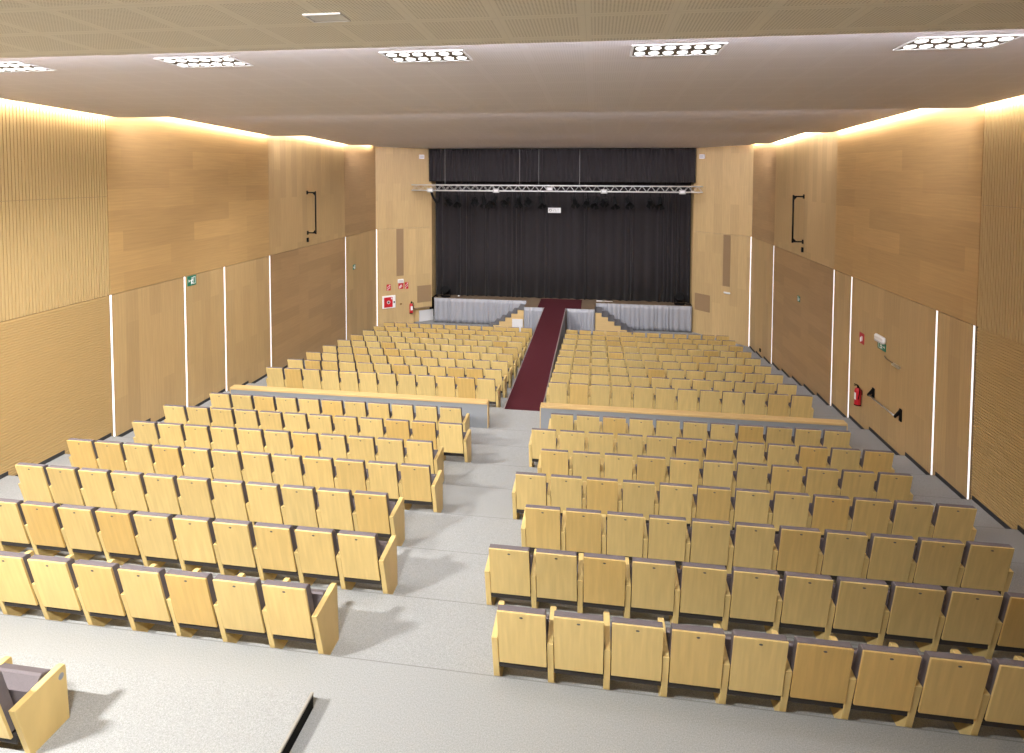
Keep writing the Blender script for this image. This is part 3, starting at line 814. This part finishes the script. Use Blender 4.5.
# ------------------------------------------------------------------ fittings on the side walls
def wall_frame(side, y, z):
    """local frame on a side wall: x = into the room, y along +Y, z up"""
    return (XL if side == 'left' else XR), (1 if side == 'left' else -1)
def boom(side, label):
    X, s = wall_frame(side, 0, 0)
    t = thing('wall_bar', label, 'wall bar', (X, 19.79, 2.88), 0, 'black vertical bars on the side walls')
    mb = MB(); mb.cyl((s * .33, 0, -.04), (s * .33, 0, 1.54), .028, 10); mb.build('pole', M['black'], t, True)
    for z in (.0, 1.49):
        mb = MB(); mb.cyl((0, 0, z), (s * .33, 0, z), .024, 8); mb.cbox(*sorted((0, s * .02)), -.05, .05, z - .07, z + .07, .003)
        dz = .11 if z == 0 else -.11
        mb.prism([(s * .30, z), (s * .30, z + dz), (s * .20, z)], -.012, .012, 'y'); mb.build('bracket', M['black'], t)
    u = thing('wall_socket', 'small black socket on the %s wall under the vertical bar' % side, 'socket', (X, 19.76, 2.54), 0, 'small black wall sockets')
    mb = MB(); mb.cbox(*sorted((0, s * .05)), -.05, .05, 0, .16, .006); mb.build('casing', M['black'], u)
    mb = MB(); mb.cyl((s * .05, 0, .08), (s * .062, 0, .08), .03, 10); mb.build('plug_face', M['dark_gap'], u)
boom('left', 'black vertical bar on brackets high on the left wall')
boom('right', 'black vertical bar on brackets high on the right wall')
def exit_pictogram(t, s, x, y0, y1, z0, z1, flip=1):
    """white running figure, arrow and doorway on a green sign face at depth x"""
    mb = MB(); w, h = y1 - y0, z1 - z0
    def B(a, b, c, d): mb.box(*sorted((s * x, s * (x + .003))), y0 + w * a, y0 + w * b, z0 + h * c, z0 + h * d)
    B(.64, .90, .14, .20); B(.64, .68, .14, .86); B(.86, .90, .14, .86); B(.64, .90, .80, .86)
    B(.10, .34, .46, .56); B(.10, .16, .36, .66)
    mb.cyl((s * x, y0 + w * .52, z0 + h * .76), (s * (x + .003), y0 + w * .52, z0 + h * .76), h * .08, 8)
    for a, b, c, d in ((.5, .66, .46, .40), (.46, .40, .60, .16), (.46, .40, .40, .14), (.5, .62, .62, .5), (.5, .62, .40, .5)):
        mb.cyl((s * (x + .001), y0 + w * a, z0 + h * b), (s * (x + .001), y0 + w * c, z0 + h * d), h * .05, 5)
    mb.build('pictogram', M['white'], t)
def exit_sign(side, y0, y1, z0, z1, label, lamp=False):
    X, s = wall_frame(side, 0, 0)
    yc, zc = (y0 + y1) / 2, z0
    t = thing('exit_sign', label, 'exit sign', (X, yc, zc), 0, 'green exit signs')
    w, h = (y1 - y0) / 2, z1 - z0
    mb = MB(); mb.box(*sorted((0, s * .012)), -w, w, 0, h); mb.build('plate', M['sign_green'], t)
    exit_pictogram(t, s, .012, -w, w, 0, h)
    return t
exit_sign('left', 13.50, 13.82, 2.10, 2.36, 'green exit sign on the left wall beside the second light strip')
exit_sign('left', 23.72, 23.98, .84, 1.06, 'small green exit sign on the left wall near the stage')
exit_sign('right', 14.24, 14.62, .93, 1.11, 'green exit sign under a white lamp above the door with the bar')
exit_sign('right', 19.92, 20.16, .84, 1.03, 'small green exit sign on the right wall beside the front seats')
t = thing('emergency_lamp', 'white emergency lamp box above the green exit sign by the door', 'lamp', (XR, 14.44, 1.12))
mb = MB(); mb.cbox(-.09, 0, -.22, .22, 0, .15, .03); mb.build('casing', M['white'], t)
mb = MB(); mb.cbox(-.094, -.02, -.18, .18, -.012, .02, .004); mb.build('lens', M['white_box'], t)
# concealed door in the right wall: panic bar and closer
t = thing('panic_bar', 'chrome push bar with black end brackets on the right wall door', 'door bar', (XR, 14.12, -.24))
mb = MB(); mb.cyl((-.12, -.60, -.05), (-.12, .60, -.05), .019, 10); mb.build('bar', M['silver'], t, True)
for y in (-.63, .63):
    mb = MB(); mb.cbox(-.035, 0, y - .045, y + .045, -.15, .13, .008)
    mb.prism([(-.03, .12), (-.03, .02), (-.135, -.08), (-.15, -.04)], y - .022, y + .022, 'y'); mb.build('bracket', M['black'], t)
t = thing('door_closer', 'small grey door closer high on the right wall door', 'door closer', (XR, 13.72, .78))
mb = MB(); mb.cbox(-.06, .004, -.14, .14, -.03, .03, .008); mb.build('body', M['silver'], t)
mb = MB(); mb.tube([(-.05, .1, .03), (-.07, .35, .045), (-.012, .55, .05)], .010, 6); mb.build('arm', mat('arm_grey', (.3, .26, .2), .4, .6), t)
# fire extinguishers
def extinguisher(loc, rz, label, k=1.):
    t = thing('fire_extinguisher', label, 'fire extinguisher', loc, rz, 'red fire extinguishers'); t.scale = (k, k, k)
    mb = MB(); mb.lathe([(.078, .02), (.085, .035), (.085, .40), (.07, .455), (.03, .485)], (0, -.10, 0), 18); mb.build('cylinder', M['red'], t, True)
    mb = MB(); mb.lathe([(.06, 0), (.087, .006), (.087, .035), (.07, .04)], (0, -.10, 0), 18); mb.build('foot_ring', M['black'], t)
    mb = MB(); mb.lathe([(.026, .48), (.026, .53), (.015, .545)], (0, -.10, 0), 10); mb.cbox(-.015, .015, -.20, -.09, .545, .56, .003); mb.prism([(-.20, .585), (-.19, .6), (-.09, .56), (-.09, .545)], -.012, .012, 'x'); mb.build('valve_lever', M['black'], t)
    mb = MB(); mb.tube([(.02, -.10, .52), (.11, -.10, .50), (.125, -.11, .38), (.10, -.13, .2)], .012, 7); mb.build('hose', M['black'], t)
    mb = MB()
    n = 7
    vs = [(.0865 * math.sin(-.65 + 1.3 * i / (n - 1)), -.10 - .0865 * math.cos(-.65 + 1.3 * i / (n - 1)), z) for z in (.17, .36) for i in range(n)]
    mb.raw(vs, [(i, i + 1, n + i + 1, n + i) for i in range(n - 1)]); mb.build('paper_label', M['white'], t)
    mb = MB(); mb.box(-.03, .03, -.02, 0, .3, .42); mb.build('wall_bracket', M['black'], t)
extinguisher((XR, 15.38, -.80), -PI / 2, 'red fire extinguisher on the right wall beside the door', .94)
u, nr = frame_of(LA, LB)
P = LA + u * 1.74 + nr * .0
extinguisher((P.x, P.y, -1.93), math.atan2(u.y, u.x), 'red fire extinguisher on the left splayed wall near the stage', 1.05)
# red fire signs
def red_sign(M4, w, h, label, kind):
    t = thing('fire_sign', label, 'fire sign', (0, 0, 0), 0, 'red fire signs'); t.matrix_world = M4
    mb = MB(); mb.box(-w / 2, w / 2, -.012, 0, 0, h); mb.build('plate', M['sign_red'], t)
    mb = MB()
    if kind == 0:
        mb.cyl((-w * .05, -.0135, h * .2), (-w * .05, -.0135, h * .62), w * .09, 6); mb.box(-w * .12, w * .22, -.015, -.012, h * .64, h * .70); mb.box(w * .16, w * .24, -.015, -.012, h * .3, h * .66); mb.box(-w * .36, -w * .22, -.015, -.012, h * .1, h * .5)
    else:
        for k in range(10):
            a0, a1 = 2 * PI * k / 10, 2 * PI * (k + 1) / 10
            mb.cyl((w * .26 * math.cos(a0), -.0135, h * .5 + w * .26 * math.sin(a0)), (w * .26 * math.cos(a1), -.0135, h * .5 + w * .26 * math.sin(a1)), w * .05, 5)
        mb.box(-w * .36, -w * .12, -.015, -.012, h * .08, h * .22); mb.box(w * .1, w * .36, -.015, -.012, h * .76, h * .9)
    mb.build('pictogram', M['white'], t)
def on_left_splay(s, z):
    p = LA + u * s
    return Matrix.Translation((p.x, p.y, z)) @ Matrix.Rotation(math.atan2(u.y, u.x), 4, 'Z')
red_sign(on_left_splay(.615, -.68), .21, .30, 'red fire hose sign on the left splayed wall above the hose cabinet', 1)
red_sign(on_left_splay(1.235, -.66), .25, .29, 'red fire sign under the small white lamp on the left splayed wall', 0)
red_sign(on_left_splay(1.53, -.68), .19, .33, 'narrow red fire sign nearest the grille on the left splayed wall', 1)
red_sign(Matrix.Translation((XR, 15.45, .78)) @ Matrix.Rotation(-PI / 2, 4, 'Z'), .24, .27, 'red fire sign on the right wall above the extinguisher', 0)
p = on_left_splay(1.22, -.36)
t = thing('emergency_lamp', 'small white emergency lamp above the red sign on the left splayed wall', 'lamp'); t.matrix_world = p
mb = MB(); mb.cbox(-.15, .15, -.07, 0, 0, .20, .02); mb.build('casing', M['white'], t); mb = MB(); mb.cbox(-.12, .12, -.074, -.06, .02, .16, .002); mb.build('lens', M['white_box'], t)
# hose cabinet
t = thing('fire_hose_cabinet', 'white fire hose cabinet with red door panel on the left splayed wall', 'hose cabinet'); t.matrix_world = on_left_splay(.61, -1.55)
mb = MB(); mb.cbox(-.33, .33, -.07, 0, 0, .62, .012); mb.build('casing', M['white'], t)
mb = MB(); mb.box(-.25, .18, -.078, -.07, .05, .55); mb.build('door_panel', M['red'], t)
mb = MB(); mb.cyl((-.03, -.078, .30), (-.03, -.088, .30), .085, 18); mb.build('hose_reel', M['white_box'], t)
mb = MB(); mb.cyl((-.03, -.088, .30), (-.03, -.094, .30), .05, 14); mb.build('reel_hub', M['dark_gap'], t)
mb = MB(); mb.cbox(.225, .285, -.09, -.07, .24, .33, .004); mb.build('lock', M['black'], t)
mb = MB(); mb.cbox(.10, .16, -.086, -.078, .44, .52, .003); mb.build('sticker', M['white'], t)
t = thing('wall_hook', 'small brass wall knob on the left splayed wall beside the extinguisher', 'hook'); t.matrix_world = on_left_splay(1.24, -1.42)  # plain round brass knob on a rosette, not a hook
mb = MB(); mb.cyl((0, 0, 0), (0, -.02, 0), .05, 12); mb.build('rosette', mat('brass', (.35, .2, .07), .35, .8), t)
mb = MB(); mb.cyl((0, -.02, 0), (0, -.06, 0), .025, 10); mb.build('knob', M['grille'], t)
# right splay: small white wall lamp below the slot, and a black wall socket near the stage
ur, nrr = frame_of(RA, RB)
q = RA + ur * 1.14
t = thing('wall_lamp', 'small white wall lamp under the tall grille on the right splayed wall', 'lamp', (0, 0, 0)); t.matrix_world = Matrix.Translation((q.x, q.y, -.32)) @ Matrix.Rotation(math.atan2(-ur.y, -ur.x), 4, 'Z')
mb = MB(); mb.cbox(-.16, .16, -.07, 0, 0, .07, .015); mb.build('casing', M['white'], t); mb = MB(); mb.cbox(-.14, .14, -.065, -.01, -.008, .004, .002); mb.build('lens', M['white_box'], t)
t = thing('wall_socket', 'small black socket low on the right wall near the stage', 'socket', (XR, 24.32, -2.19), 0, 'small black wall sockets')
mb = MB(); mb.cbox(-.04, 0, -.06, .06, 0, .13, .006); mb.build('casing', M['black'], t); mb = MB(); mb.cyl((-.04, 0, .065), (-.05, 0, .065), .03, 10); mb.build('plug_face', M['dark_gap'], t)

# ------------------------------------------------------------------ world, camera, view
wd = bpy.data.worlds.new('World'); bpy.context.scene.world = wd; wd.use_nodes = True
wd.node_tree.nodes['Background'].inputs[0].default_value = (.5, .5, .5, 1); wd.node_tree.nodes['Background'].inputs[1].default_value = .02

cam = bpy.data.cameras.new('camera'); co = bpy.data.objects.new('camera', cam); C.objects.link(co)
F, CXp, CYp = 570.105, 517.726, 198.875
r = Vector((.99059466, .13678896, .00331651)); up = Vector((-.00911579, .0417912, .99908478)); w = Vector((-.13652517, .98971828, -.04264507))
Mx = Matrix((( r.x, up.x, -w.x, 0), (r.y, up.y, -w.y, 0), (r.z, up.z, -w.z, ZC), (0, 0, 0, 1)))
co.matrix_world = Mx
cam.sensor_fit = 'HORIZONTAL'; cam.sensor_width = 36; cam.lens = F / 1024 * 36
cam.shift_x = -(CXp - 512) / 1024; cam.shift_y = (CYp - 376.5) / 1024
cam.clip_start = .05; cam.clip_end = 200
sc = bpy.context.scene; sc.camera = co
vs = sc.view_settings; vs.view_transform = 'Standard'; vs.look = 'None'; vs.gamma = 1; vs.use_curve_mapping = False; vs.exposure = -0.68
sc.cycles.max_bounces = 8; sc.cycles.diffuse_bounces = 5
